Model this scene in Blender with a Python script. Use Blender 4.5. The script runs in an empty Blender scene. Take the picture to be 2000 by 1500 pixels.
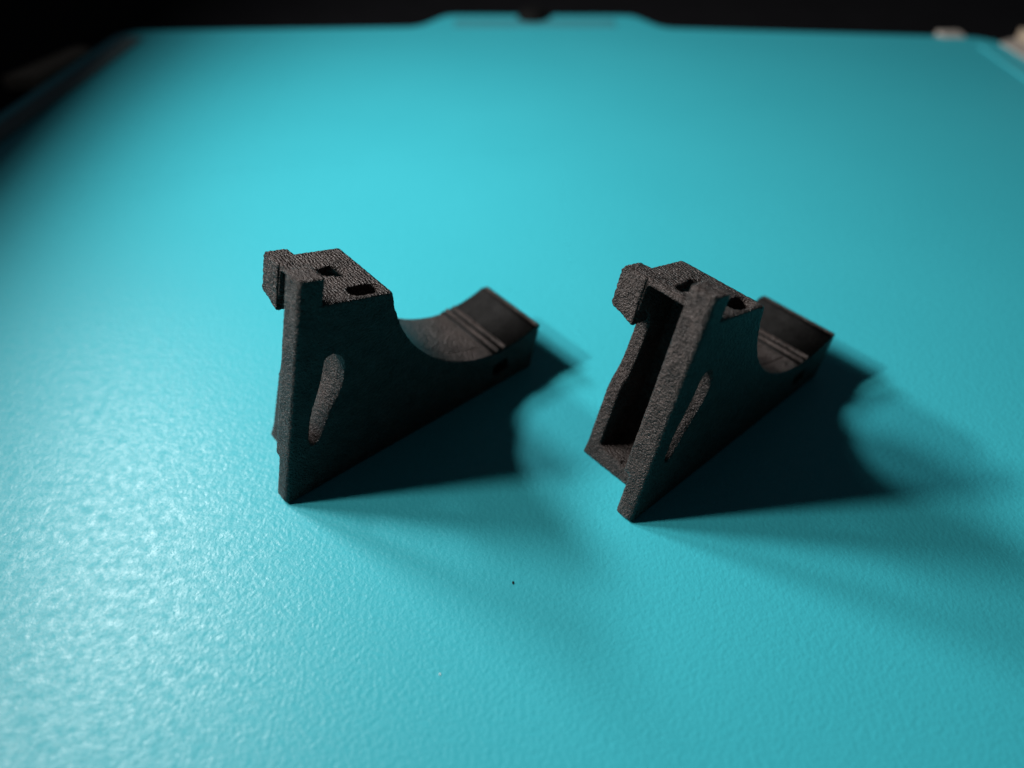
import bpy, bmesh, math, random
import numpy as np
from mathutils import Vector, noise
from math import radians, sin, cos, sqrt

MM = 0.001                      # everything below is written in millimetres
scene = bpy.context.scene
col = scene.collection

# ------------------------------------------------------------------ camera
cam_d = bpy.data.cameras.new("camera")
cam = bpy.data.objects.new("camera", cam_d)
col.objects.link(cam)
cam.location = (0, 0, 96.0 * MM)
cam.rotation_euler = (radians(90 - 43.4), 0, 0)
cam_d.sensor_width = 36.0
cam_d.lens = 36.0 * 1515.0 / 2000.0
cam_d.clip_start = 0.002
cam_d.clip_end = 20.0
cam_d.dof.use_dof = True
cam_d.dof.focus_distance = 113.5 * MM
cam_d.dof.aperture_fstop = 27.27 / 3.1      # a 3.1 mm pupil
cam_d.dof.aperture_blades = 0
scene.camera = cam

# ------------------------------------------------------------------ world, lamps, exposure
world = bpy.data.worlds.new("World")
scene.world = world
world.use_nodes = True
bg = world.node_tree.nodes["Background"]
bg.inputs[0].default_value = (0.75, 0.85, 1.0, 1)
bg.inputs[1].default_value = 0.024

def area_lamp(name, loc, target, size, power, colour, size_y=None):
    d = bpy.data.lights.new(name, 'AREA')
    d.shape = 'RECTANGLE' if size_y else 'DISK'
    d.size = size * MM
    if size_y:
        d.size_y = size_y * MM
    d.energy = power
    d.color = colour
    o = bpy.data.objects.new(name, d)
    col.objects.link(o)
    o.location = Vector(loc) * MM
    v = Vector(target) - Vector(loc)
    o.rotation_euler = v.to_track_quat('-Z', 'Y').to_euler()
    return o

# a bank of lamps just left of the mat, all facing across it, so the strip of mat beside them stays dim
area_lamp("key_lamp", (-215.5, 80.5, 200.9), (-125.9, 78.7, 245.3), 32.0, 1.497, (1.0, 0.94, 0.88))
area_lamp("low_lamp", (-140.0, 131.9, 151.2), (-40.6, 135.9, 161.2), 38.0, 0.556, (1.0, 0.97, 0.94))
area_lamp("back_lamp", (-144.4, 190.1, 143.3), (-44.8, 191.1, 151.3), 44.0, 0.543, (1.0, 0.97, 0.95))
area_lamp("far_lamp", (-315.2, 310.3, 298.3), (-302.9, 223.4, 346.2), 75.0, 0.458, (1.0, 0.97, 0.95))

vs = scene.view_settings
scene.display_settings.display_device = 'sRGB'
vs.view_transform = 'Standard'
vs.look = 'None'
vs.exposure = 0.0
vs.gamma = 1.0
vs.use_curve_mapping = False
scene.cycles.max_bounces = 6

# ------------------------------------------------------------------ materials
def new_mat(name):
    m = bpy.data.materials.new(name)
    m.use_nodes = True
    nt = m.node_tree
    return m, nt, nt.nodes, nt.links, nt.nodes["Principled BSDF"]

def N_(nodes, kind, **kw):
    n = nodes.new(kind)
    for k, v in kw.items():
        setattr(n, k, v)
    return n

def set_in(n, **kw):
    for k, v in kw.items():
        n.inputs[k.replace('_', ' ')].default_value = v

def plain(name, colour, rough, spec=0.5, noise_scale=None, var=0.3):
    m, nt, nodes, links, b = new_mat(name)
    set_in(b, Roughness=rough)
    b.inputs['Specular IOR Level'].default_value = spec
    b.inputs['Base Color'].default_value = (*colour, 1)
    if noise_scale:
        tc = N_(nodes, 'ShaderNodeTexCoord')
        n = N_(nodes, 'ShaderNodeTexNoise')
        set_in(n, Scale=noise_scale, Detail=6.0)
        mx = N_(nodes, 'ShaderNodeMix', data_type='RGBA')
        mx.inputs['A'].default_value = (*[c * (1 - var) for c in colour], 1)
        mx.inputs['B'].default_value = (*[min(1, c * (1 + var)) for c in colour], 1)
        links.new(tc.outputs['Object'], n.inputs['Vector'])
        links.new(n.outputs['Fac'], mx.inputs['Factor'])
        links.new(mx.outputs['Result'], b.inputs['Base Color'])
        bp = N_(nodes, 'ShaderNodeBump')
        set_in(bp, Strength=0.25, Distance=0.0002)
        links.new(n.outputs['Fac'], bp.inputs['Height'])
        links.new(bp.outputs['Normal'], b.inputs['Normal'])
    return m

def printed_plastic(name, base, rough, spec, grain):
    """matt black filament print: pitted grain, faint road lines, tiny glints"""
    m, nt, nodes, links, b = new_mat(name)
    tc = N_(nodes, 'ShaderNodeTexCoord')
    # natural frame of the print is tipped 15.5 degrees
    mp = N_(nodes, 'ShaderNodeMapping')
    mp.inputs['Rotation'].default_value = (0, radians(15.5), 0)
    links.new(tc.outputs['Object'], mp.inputs['Vector'])
    n1 = N_(nodes, 'ShaderNodeTexNoise'); set_in(n1, Scale=3200.0, Detail=2.0, Roughness=0.6)
    n2 = N_(nodes, 'ShaderNodeTexNoise'); set_in(n2, Scale=1500.0, Detail=2.0)
    n3 = N_(nodes, 'ShaderNodeTexNoise'); set_in(n3, Scale=420.0, Detail=3.0)
    for n in (n1, n2, n3):
        links.new(mp.outputs['Vector'], n.inputs['Vector'])
    wv = N_(nodes, 'ShaderNodeTexWave', bands_direction='X')
    set_in(wv, Scale=700.0, Distortion=7.0, Detail=3.0, Detail_Scale=1.2)
    links.new(mp.outputs['Vector'], wv.inputs['Vector'])
    # colour: slight mottling
    mx = N_(nodes, 'ShaderNodeMix', data_type='RGBA')
    mx.inputs['A'].default_value = (base[0] * .4, base[1] * .4, base[2] * .4, 1)
    mx.inputs['B'].default_value = (base[0] * 1.6, base[1] * 1.6, base[2] * 1.6, 1)
    ad = N_(nodes, 'ShaderNodeMath', operation='MULTIPLY_ADD')
    ad.inputs[1].default_value = 0.5
    links.new(n2.outputs['Fac'], ad.inputs[0])
    hv = N_(nodes, 'ShaderNodeMath', operation='MULTIPLY'); hv.inputs[1].default_value = 0.5
    links.new(n3.outputs['Fac'], hv.inputs[0]); links.new(hv.outputs[0], ad.inputs[2])
    ct = N_(nodes, 'ShaderNodeMapRange')
    ct.inputs['From Min'].default_value = .35; ct.inputs['From Max'].default_value = .65
    links.new(ad.outputs[0], ct.inputs['Value'])
    links.new(ct.outputs['Result'], mx.inputs['Factor'])
    links.new(mx.outputs['Result'], b.inputs['Base Color'])
    # relief
    s1 = N_(nodes, 'ShaderNodeMath', operation='MULTIPLY_ADD'); s1.inputs[1].default_value = 0.55
    links.new(n2.outputs['Fac'], s1.inputs[0]); links.new(n1.outputs['Fac'], s1.inputs[2])
    sx = N_(nodes, 'ShaderNodeSeparateXYZ'); links.new(tc.outputs['Normal'], sx.inputs[0])
    up = N_(nodes, 'ShaderNodeMapRange')
    up.inputs['From Min'].default_value = .6; up.inputs['From Max'].default_value = .9
    up.inputs['To Max'].default_value = .34
    links.new(sx.outputs['Z'], up.inputs['Value'])
    s2 = N_(nodes, 'ShaderNodeMath', operation='MULTIPLY_ADD')
    links.new(up.outputs['Result'], s2.inputs[1]); links.new(wv.outputs['Fac'], s2.inputs[0]); links.new(s1.outputs[0], s2.inputs[2])
    bp = N_(nodes, 'ShaderNodeBump'); set_in(bp, Strength=grain, Distance=0.00055)
    links.new(s2.outputs[0], bp.inputs['Height'])
    links.new(bp.outputs['Normal'], b.inputs['Normal'])
    rr = N_(nodes, 'ShaderNodeMapRange')
    rr.inputs['To Min'].default_value = rough - .18; rr.inputs['To Max'].default_value = rough + .15
    links.new(n1.outputs['Fac'], rr.inputs['Value'])
    links.new(rr.outputs['Result'], b.inputs['Roughness'])
    b.inputs['Specular IOR Level'].default_value = spec
    return m

def mat_sheet(name):
    """turquoise moulded sheet with orange-peel relief"""
    m, nt, nodes, links, b = new_mat(name)
    tc = N_(nodes, 'ShaderNodeTexCoord')
    n1 = N_(nodes, 'ShaderNodeTexNoise'); set_in(n1, Scale=1500.0, Detail=2.0, Roughness=.5)
    n2 = N_(nodes, 'ShaderNodeTexNoise'); set_in(n2, Scale=700.0, Detail=2.0)
    n3 = N_(nodes, 'ShaderNodeTexNoise'); set_in(n3, Scale=22.0, Detail=4.0)
    for n in (n1, n2, n3):
        links.new(tc.outputs['Object'], n.inputs['Vector'])
    mx = N_(nodes, 'ShaderNodeMix', data_type='RGBA')
    mx.inputs['A'].default_value = (0.034, 0.385, 0.465, 1)
    mx.inputs['B'].default_value = (0.042, 0.425, 0.508, 1)
    links.new(n3.outputs['Fac'], mx.inputs['Factor'])
    links.new(mx.outputs['Result'], b.inputs['Base Color'])
    s1 = N_(nodes, 'ShaderNodeMath', operation='MULTIPLY_ADD'); s1.inputs[1].default_value = 0.45
    links.new(n2.outputs['Fac'], s1.inputs[0]); links.new(n1.outputs['Fac'], s1.inputs[2])
    bp = N_(nodes, 'ShaderNodeBump'); set_in(bp, Strength=0.46, Distance=0.00018)
    links.new(s1.outputs[0], bp.inputs['Height'])
    links.new(bp.outputs['Normal'], b.inputs['Normal'])
    n4 = N_(nodes, 'ShaderNodeTexNoise'); set_in(n4, Scale=620.0, Detail=5.0, Roughness=.75)
    links.new(tc.outputs['Object'], n4.inputs['Vector'])
    rg = N_(nodes, 'ShaderNodeMapRange')
    rg.inputs['From Min'].default_value = .35; rg.inputs['From Max'].default_value = .65
    rg.inputs['To Min'].default_value = .35; rg.inputs['To Max'].default_value = .50
    links.new(n4.outputs['Fac'], rg.inputs['Value']); links.new(rg.outputs['Result'], b.inputs['Roughness'])
    sp = N_(nodes, 'ShaderNodeMapRange')
    sp.inputs['From Min'].default_value = .35; sp.inputs['From Max'].default_value = .65
    sp.inputs['To Min'].default_value = .52; sp.inputs['To Max'].default_value = .26
    links.new(n4.outputs['Fac'], sp.inputs['Value']); links.new(sp.outputs['Result'], b.inputs['Specular IOR Level'])
    return m

M_print = printed_plastic("black_printed_plastic", (0.0335, 0.0265, 0.0245), 0.40, 0.30, 1.0)
M_pad = printed_plastic("smooth_black_print", (0.006, 0.006, 0.006), 0.75, 0.12, 0.25)
M_mat = mat_sheet("turquoise_sheet")
M_recess = plain("greyed_turquoise", (0.045, 0.27, 0.32), 0.55, 0.4, 300, .15)
M_strip = plain("grey_tape", (0.12, 0.18, 0.19), 0.6, 0.4, 200, .2)
M_line = plain("pale_turquoise_edge", (0.055, 0.42, 0.49), 0.5, 0.4, 200, .15)
M_table = plain("black_table_top", (0.004, 0.004, 0.005), 0.8, 0.08, 90, .4)
M_case = plain("black_case_plastic", (0.008, 0.008, 0.009), 0.6, 0.2, 150, .3)
M_pale = plain("pale_card", (0.36, 0.33, 0.30), 0.7, 0.3, 120, .15)
M_tan = plain("tan_card", (0.30, 0.24, 0.18), 0.7, 0.3, 120, .2)
M_knob = plain("black_rubber", (0.004, 0.004, 0.004), 0.8, 0.1, 200, .3)
M_dust = plain("dark_dust", (0.01, 0.02, 0.02), 0.8, 0.2)
M_lint = plain("pale_lint", (0.7, 0.75, 0.75), 0.7, 0.3)

# ------------------------------------------------------------------ helpers
def tag(o, label=None, cat=None, group=None, kind=None):
    for k, v in (('label', label), ('category', cat), ('group', group), ('kind', kind)):
        if v: o[k] = v
    return o

def link_mesh(name, me, m, parent=None):
    me.materials.clear(); me.materials.append(m)
    o = bpy.data.objects.new(name, me)
    col.objects.link(o)
    if parent: o.parent = parent
    return o

def prism_bm(pts, a, b, to3):
    """closed prism of the 2-D outline pts between depths a and b; to3(u, v, depth) -> mm"""
    bm = bmesh.new()
    lo = [bm.verts.new(to3(u, v, a)) for u, v in pts]
    hi = [bm.verts.new(to3(u, v, b)) for u, v in pts]
    n = len(pts)
    bm.faces.new(lo); bm.faces.new(hi)
    for i in range(n):
        bm.faces.new((lo[i], lo[(i + 1) % n], hi[(i + 1) % n], hi[i]))
    bmesh.ops.recalc_face_normals(bm, faces=bm.faces)
    return bm

def round_front(bm, limit, r):
    """bevel the edges that run up the front of a part (small length coordinate in the print's frame)"""
    def lx(v): return v.co.x * cos(TH) - v.co.z * sin(TH)
    es = [e for e in bm.edges if all(lx(v) < limit for v in e.verts)]
    bmesh.ops.bevel(bm, geom=es, offset=r, segments=3, affect='EDGES', profile=.5)
    return bm

def bm_mesh(bm, name, scale=MM):
    for v in bm.verts: v.co *= scale
    me = bpy.data.meshes.new(name)
    bm.to_mesh(me); bm.free()
    return me

TH = radians(15.5)
def nat(x, y, w):              # frame of the print -> bracket frame (long side on the mat), mm
    return Vector((x * cos(TH) + y * sin(TH), w, -x * sin(TH) + y * cos(TH)))
def side(u, v, d): return nat(u, v, d)          # outline in side view, extruded across the width
def front(u, v, d): return nat(d, v, u)         # outline (width, height), extruded along the length
def topv(u, v, d): return nat(u, d, v)          # outline (length, width), extruded upwards

temps = []
def temp(bm):
    o = bpy.data.objects.new("temp", bm_mesh(bm, "temp", 1.0))
    col.objects.link(o); temps.append(o); return o

def solid(base, add=(), cut=(), voxel=0.3, smooth=1, grain=0.05, seed=0.0, chop=None):
    o = temp(base)
    for q, op in [(a, 'UNION') for a in add] + [(c, 'DIFFERENCE') for c in cut]:
        md = o.modifiers.new("b", 'BOOLEAN'); md.operation = op; md.solver = 'EXACT'; md.object = temp(q)
    if voxel:
        md = o.modifiers.new("r", 'REMESH'); md.mode = 'VOXEL'; md.voxel_size = voxel; md.adaptivity = 0.0
        if smooth:
            md = o.modifiers.new("s", 'SMOOTH'); md.factor = 0.5; md.iterations = smooth
    dg = bpy.context.evaluated_depsgraph_get(); dg.update()
    me = bpy.data.meshes.new_from_object(o.evaluated_get(dg))
    n = len(me.vertices)
    co = np.empty(n * 3, np.float32); me.vertices.foreach_get('co', co); co = co.reshape(-1, 3)
    no = np.empty(n * 3, np.float32); me.vertices.foreach_get('normal', no); no = no.reshape(-1, 3)
    if grain:
        off = Vector((seed, seed * 2, -seed))
        d = np.array([noise.noise(Vector(c) * 2.3 + off) * 1.0 + noise.noise(Vector(c) * .6 + off) * .25 for c in co.tolist()], np.float32)
        co = co + no * (d * grain)[:, None]
    co *= MM
    me.vertices.foreach_set('co', co.ravel())
    me.polygons.foreach_set('use_smooth', np.ones(len(me.polygons), bool))
    me.update()
    return me

def clear_temps():
    for o in temps:
        d = o.data
        bpy.data.objects.remove(o); bpy.data.meshes.remove(d)
    temps.clear()

def rounded_poly(pts, radii, seg=6):
    """round the corners of a polygon"""
    out = []
    n = len(pts)
    for i, (p, r) in enumerate(zip(pts, radii)):
        p = Vector(p); a = Vector(pts[i - 1]); b = Vector(pts[(i + 1) % n])
        if r <= 0:
            out.append(tuple(p)); continue
        da = (a - p).normalized(); db = (b - p).normalized()
        ang = da.angle(db); t = r / math.tan(ang / 2)
        c = p + (da + db).normalized() * (r / sin(ang / 2))
        s = p + da * t; e = p + db * t
        a0 = math.atan2(s.y - c.y, s.x - c.x); a1 = math.atan2(e.y - c.y, e.x - c.x)
        dlt = (a1 - a0 + math.pi) % (2 * math.pi) - math.pi
        for k in range(seg + 1):
            q = a0 + dlt * k / seg
            out.append((c.x + r * cos(q), c.y + r * sin(q)))
    return out

def box_mesh(name, x0, x1, y0, y1, z0, z1, bev=0.4, seg=2):
    bm = bmesh.new()
    bmesh.ops.create_cube(bm, size=1)
    for v in bm.verts:
        v.co = ((x0 + x1) / 2 + v.co.x * (x1 - x0), (y0 + y1) / 2 + v.co.y * (y1 - y0), (z0 + z1) / 2 + v.co.z * (z1 - z0))
    if bev:
        bmesh.ops.bevel(bm, geom=bm.edges[:], offset=bev, segments=seg, affect='EDGES', profile=.5)
    return bm_mesh(bm, name)

# ------------------------------------------------------------------ the table and the mat
bm = bmesh.new()
bmesh.ops.create_grid(bm, x_segments=2, y_segments=2, size=3000)
for v in bm.verts: v.co.z = -3.05
table = link_mesh("table", bm_mesh(bm, "table"), M_table)
tag(table, "black table top under the turquoise mat", kind="structure")

outline = [(-192, -70), (190, -70), (166.5, 274), (53, 283.5), (44, 296.5), (-24, 297), (-33, 284.5), (-136, 280.5)]
radii = [8, 8, 13, 9, 7, 7, 9, 9]
poly = rounded_poly(outline, radii)
bm = bmesh.new()
face = bm.faces.new([bm.verts.new((x, y, 0)) for x, y in poly])
r = bmesh.ops.extrude_face_region(bm, geom=[face])
for v in [g for g in r['geom'] if isinstance(g, bmesh.types.BMVert)]: v.co.z = -3.0
bmesh.ops.recalc_face_normals(bm, faces=bm.faces)
top_edges = [e for e in bm.edges if all(abs(v.co.z) < 1e-6 for v in e.verts)]
bmesh.ops.bevel(bm, geom=top_edges, offset=0.9, segments=3, affect='EDGES', profile=.5)
mat = link_mesh("work_mat", bm_mesh(bm, "work_mat"), M_mat)
tag(mat, "turquoise textured mat with rounded corners and a tab on its back edge", "mat")

def bar_along(name, p0, p1, width, z0, z1, m):
    p0, p1 = Vector(p0), Vector(p1); d = (p1 - p0).normalized(); nrm = Vector((-d.y, d.x))
    pts = [p0 - nrm * width / 2, p1 - nrm * width / 2, p1 + nrm * width / 2, p0 + nrm * width / 2]
    bm = prism_bm([tuple(p) for p in pts], z0, z1, lambda u, v, q: Vector((u, v, q)))
    bmesh.ops.bevel(bm, geom=[e for e in bm.edges if all(abs(v.co.z - z1) < 1e-6 for v in e.verts)], offset=min(.25, (z1 - z0) * .45), segments=2, affect='EDGES')
    return link_mesh(name, bm_mesh(bm, name), m, mat)

bar_along("edge_strip", (-181, -60), (-128.5, 272), 7.0, 0.004, 0.7, M_strip)['label'] = "grey strip along the left edge"
bar_along("edge_strip", (180, -60), (156.5, 266), 1.6, 0.004, 0.35, M_line)['label'] = "pale line inside the right edge"
bar_along("tab_label", (-20.5, 287.2), (36.5, 287.2), 8.2, 0.004, 0.22, M_recess)

# ------------------------------------------------------------------ things round the edge of the mat
knob_bm = bmesh.new()
prof = [(0, 3.4), (3.2, 3.2), (4.3, 2.6), (4.7, 1.6), (5.4, 0.8), (5.7, 0.0), (0, 0.0)]
vs_ = [knob_bm.verts.new((p[0], 0, p[1])) for p in prof]
for a, b in zip(vs_, vs_[1:]): knob_bm.edges.new((a, b))
bmesh.ops.spin(knob_bm, geom=knob_bm.verts[:] + knob_bm.edges[:], axis=(0, 0, 1), cent=(0, 0, 0), angle=2 * math.pi, steps=24)
bmesh.ops.remove_doubles(knob_bm, verts=knob_bm.verts[:], dist=.001)
bmesh.ops.recalc_face_normals(knob_bm, faces=knob_bm.faces)
for v in knob_bm.verts: v.co += Vector((7.5, 293.0, 0.0))
knob = link_mesh("latch_knob", bm_mesh(knob_bm, "latch_knob"), M_knob)
tag(knob, "small black knob at the middle of the mat's back tab", "knob")

cc = link_mesh("card_piece", box_mesh("card_piece", 147, 155, 273.6, 279.5, -3.0, 0.5, .5), M_pale)
tag(cc, "small pale card piece poking out behind the mat's back edge", "card", "card pieces under the mat")
cc2 = bpy.data.objects.new("card_piece", None); col.objects.link(cc2)
tag(cc2, "pale card piece with tan top beside the mat's right back corner", "card", "card pieces under the mat")
cc2.location = (0, 0, 0)
bm = prism_bm([(164, 268), (171, 272), (192, 262), (192, 228), (168, 240)], -3.0, 0.5, lambda u, v, q: Vector((u, v, q)))
link_mesh("card_sheet", bm_mesh(bm, "card_sheet"), M_pale, cc2)
bm = prism_bm([(170.5, 271), (192, 263), (192, 246), (173, 262)], 0.504, 4.0, lambda u, v, q: Vector((u, v, q)))
link_mesh("card_flap", bm_mesh(bm, "card_flap"), M_tan, cc2)
bm = prism_bm([(-157, 238), (-146, 262), (-143.5, 264), (-139, 262), (-146, 238)], -3.0, 0.6, lambda u, v, q: Vector((u, v, q)))
cc3 = link_mesh("card_piece", bm_mesh(bm, "card_piece"), M_tan)
tag(cc3, "shaded tan card piece poking out beside the mat's left edge", "card", "card pieces under the mat")

# ------------------------------------------------------------------ the printed bracket
CX, CY, CR = 35.0, 39.0, 20.5
def arc_y(x, r=CR): return CY - sqrt(max(0.0, r * r - (x - CX) ** 2))
a0 = math.atan2(34.8 - CY, 14.55 - CX); a1 = math.atan2(22.4 - CY, 46.9 - CX)
a0 = a0 % (2 * math.pi); a1 = a1 % (2 * math.pi)
ARC = [(CX + CR * cos(a0 + (a1 - a0) * k / 40), CY + CR * sin(a0 + (a1 - a0) * k / 40)) for k in range(41)]
TAIL = [(48.2, 13.4), (48.0, 22.55), (47.0, 22.5)]
HY = 13.4 / 48.2

def make_parts():
    P = {}
    plate = [(1.0, 0.28)] + TAIL + ARC[::-1] + [(3.3, 34.8), (0.0, 34.8), (0.0, 0.95), (0.1, 0.5), (0.4, 0.25)]
    near_wall = [(0.0, 7.6), (9.5, 7.6), (9.5, 34.8), (0.0, 34.8)]
    inner_wall = [(6.6, 3.0), (14.0, 4.2), (14.0, 34.0), (6.6, 34.0)]
    slot = [(3.3, 11.4), (3.15, 13.0), (3.2, 15.0), (3.4, 17.4), (3.8, 19.4), (4.3, 21.6), (4.6, 23.8), (4.7, 25.6), (5.2, 26.3), (6.2, 26.4), (7.2, 26.0), (7.9, 24.8), (8.2, 22.8), (8.0, 20.8), (7.3, 18.6), (6.3, 16.2), (5.6, 13.8), (5.1, 11.8), (4.5, 10.8), (3.8, 10.8)]
    tailhole = [(38.6, 15.6), (41.6, 17.0), (42.2, 14.7), (39.3, 13.5)]
    pocket = rounded_poly([(8.9, 0.9), (13.7, 0.9), (13.7, 3.5), (8.9, 3.5)], [1.1, .9, .9, 1.1], 4)
    P['side_plate'] = (solid(round_front(prism_bm(plate, 0, 3.1, side), .15, .55),
        add=[round_front(prism_bm(near_wall, 1.3, 4.2, side), .1, .6), prism_bm(inner_wall, 2.9, 7.0, side)],
        cut=[prism_bm(slot, -2, 9, side), prism_bm(tailhole, -2, 7, side), prism_bm(pocket, 31.5, 38, topv)],
        voxel=.27, smooth=3, grain=.06, seed=1.0), M_print)
    lip = rounded_poly([(0.0, 0.0), (3.7, 0.0), (3.7, 4.15), (0.0, 4.15)], [.75, .3, .3, .6], 4)
    P['raised_lip'] = (solid(prism_bm(lip, 34.0, 38.9, topv), voxel=.22, smooth=3, grain=.07, seed=2.0), M_print)
    body = [(4.9, 1.37), (48.2, 13.4)] + TAIL[1:] + ARC[::-1] + [(4.0, 34.8), (4.0, 29.4), (6.0, 29.2), (7.2, 28.0), (8.0, 26.6),
            (8.0, 25.5), (7.8, 22.5), (7.6, 20.0), (7.2, 18.0), (6.3, 16.0), (5.85, 14.0), (5.6, 9.0), (5.35, 4.0)]
    cav = [(-2, 3.6), (10.0, 4.8), (13.0, 8.0), (13.0, 33.7), (-2, 33.7)]
    groove = [(5.6, 7.9), (8.5, 7.6), (9.6, 6.9), (10.7, 6.7), (11.6, 7.5), (11.3, 9.2), (10.3, 10.0), (9.0, 9.5), (5.6, 9.3)]
    P['body'] = (solid(prism_bm(body, 2.9, 15.0, side),
        cut=[prism_bm(cav, 6.9, 12.6, side), prism_bm([(-2, 4.0), (6.6, 4.0), (6.6, 33.7), (-2, 33.7)], 4.2, 8, side), prism_bm(slot, -2, 9, side), prism_bm(groove, 31.5, 38, topv), prism_bm(pocket, 31.5, 38, topv), prism_bm(tailhole, -2, 7, side)],
        voxel=.27, smooth=3, grain=.06, seed=3.0), M_print)
    tabp = [(12.9, 26.9), (15.0, 27.7), (17.0, 28.2), (17.45, 28.7), (17.4, 34.0), (17.0, 34.75), (12.9, 34.75)]
    P['corner_tab'] = (solid(prism_bm(tabp, 3.75, 7.4, front), voxel=.22, smooth=3, grain=.12, seed=4.0), M_print)
    # smooth dark upper part of the saddle, then two raised steps
    xs = [37.7 + (46.85 - 37.7) * k / 14 for k in range(15)]
    pad = [(x, arc_y(x) - .3) for x in xs] + [(x, arc_y(x) + .12) for x in reversed(xs)]
    P['saddle_pad'] = (solid(prism_bm(pad, -0.04, 15.04, side), voxel=0, grain=0), M_pad)
    for i, x in enumerate((38.75, 40.3)):
        st = [(x - .3, arc_y(x) - .3), (x + .42, arc_y(x) - .3), (x + .42, arc_y(x) + .55), (x - .18, arc_y(x) + .5)]
        P['step_ridge%d' % i] = (solid(prism_bm(st, -0.02, 15.0, side), voxel=.14, smooth=2, grain=.06, seed=5.0 + i), M_print)
    clear_temps()
    return P

PARTS = make_parts()
def bracket(x, y, yaw, label):
    root = bpy.data.objects.new("printed_bracket", None)
    col.objects.link(root)
    root.location = (x * MM, y * MM, 0.0)
    root.rotation_euler = (0, 0, yaw)
    root.empty_display_size = .01
    tag(root, label, "bracket", "black printed brackets on the mat")
    for nm, (me, m) in PARTS.items():
        link_mesh(nm.rstrip('01'), me, m, root)
    return root

left = bracket(-34.97, 73.99, 0.699, "left black printed wedge bracket showing its flat unlit side with curved slot")
right = bracket(17.63, 70.46, 0.722, "right black printed wedge bracket with its open hollow front facing the viewer")

# ------------------------------------------------------------------ specks on the mat
def speck(name, x, y, r, m, label, cat, stretch):
    bm = bmesh.new()
    bmesh.ops.create_icosphere(bm, subdivisions=1, radius=r)
    for v in bm.verts:
        v.co = Vector((v.co.x, v.co.y * stretch, v.co.z * .5 + r * .4)) + Vector((x, y, 0))
    o = link_mesh(name, bm_mesh(bm, name), m)
    tag(o, label, cat)
speck("dust_speck", 0.15, 60.5, 0.16, M_dust, "tiny dark speck on the bare mat in front of the brackets", "speck", 1.9)
speck("lint_speck", -9.3, 47.0, 0.12, M_lint, "tiny white speck on the mat near the viewer", "speck", 1.4)
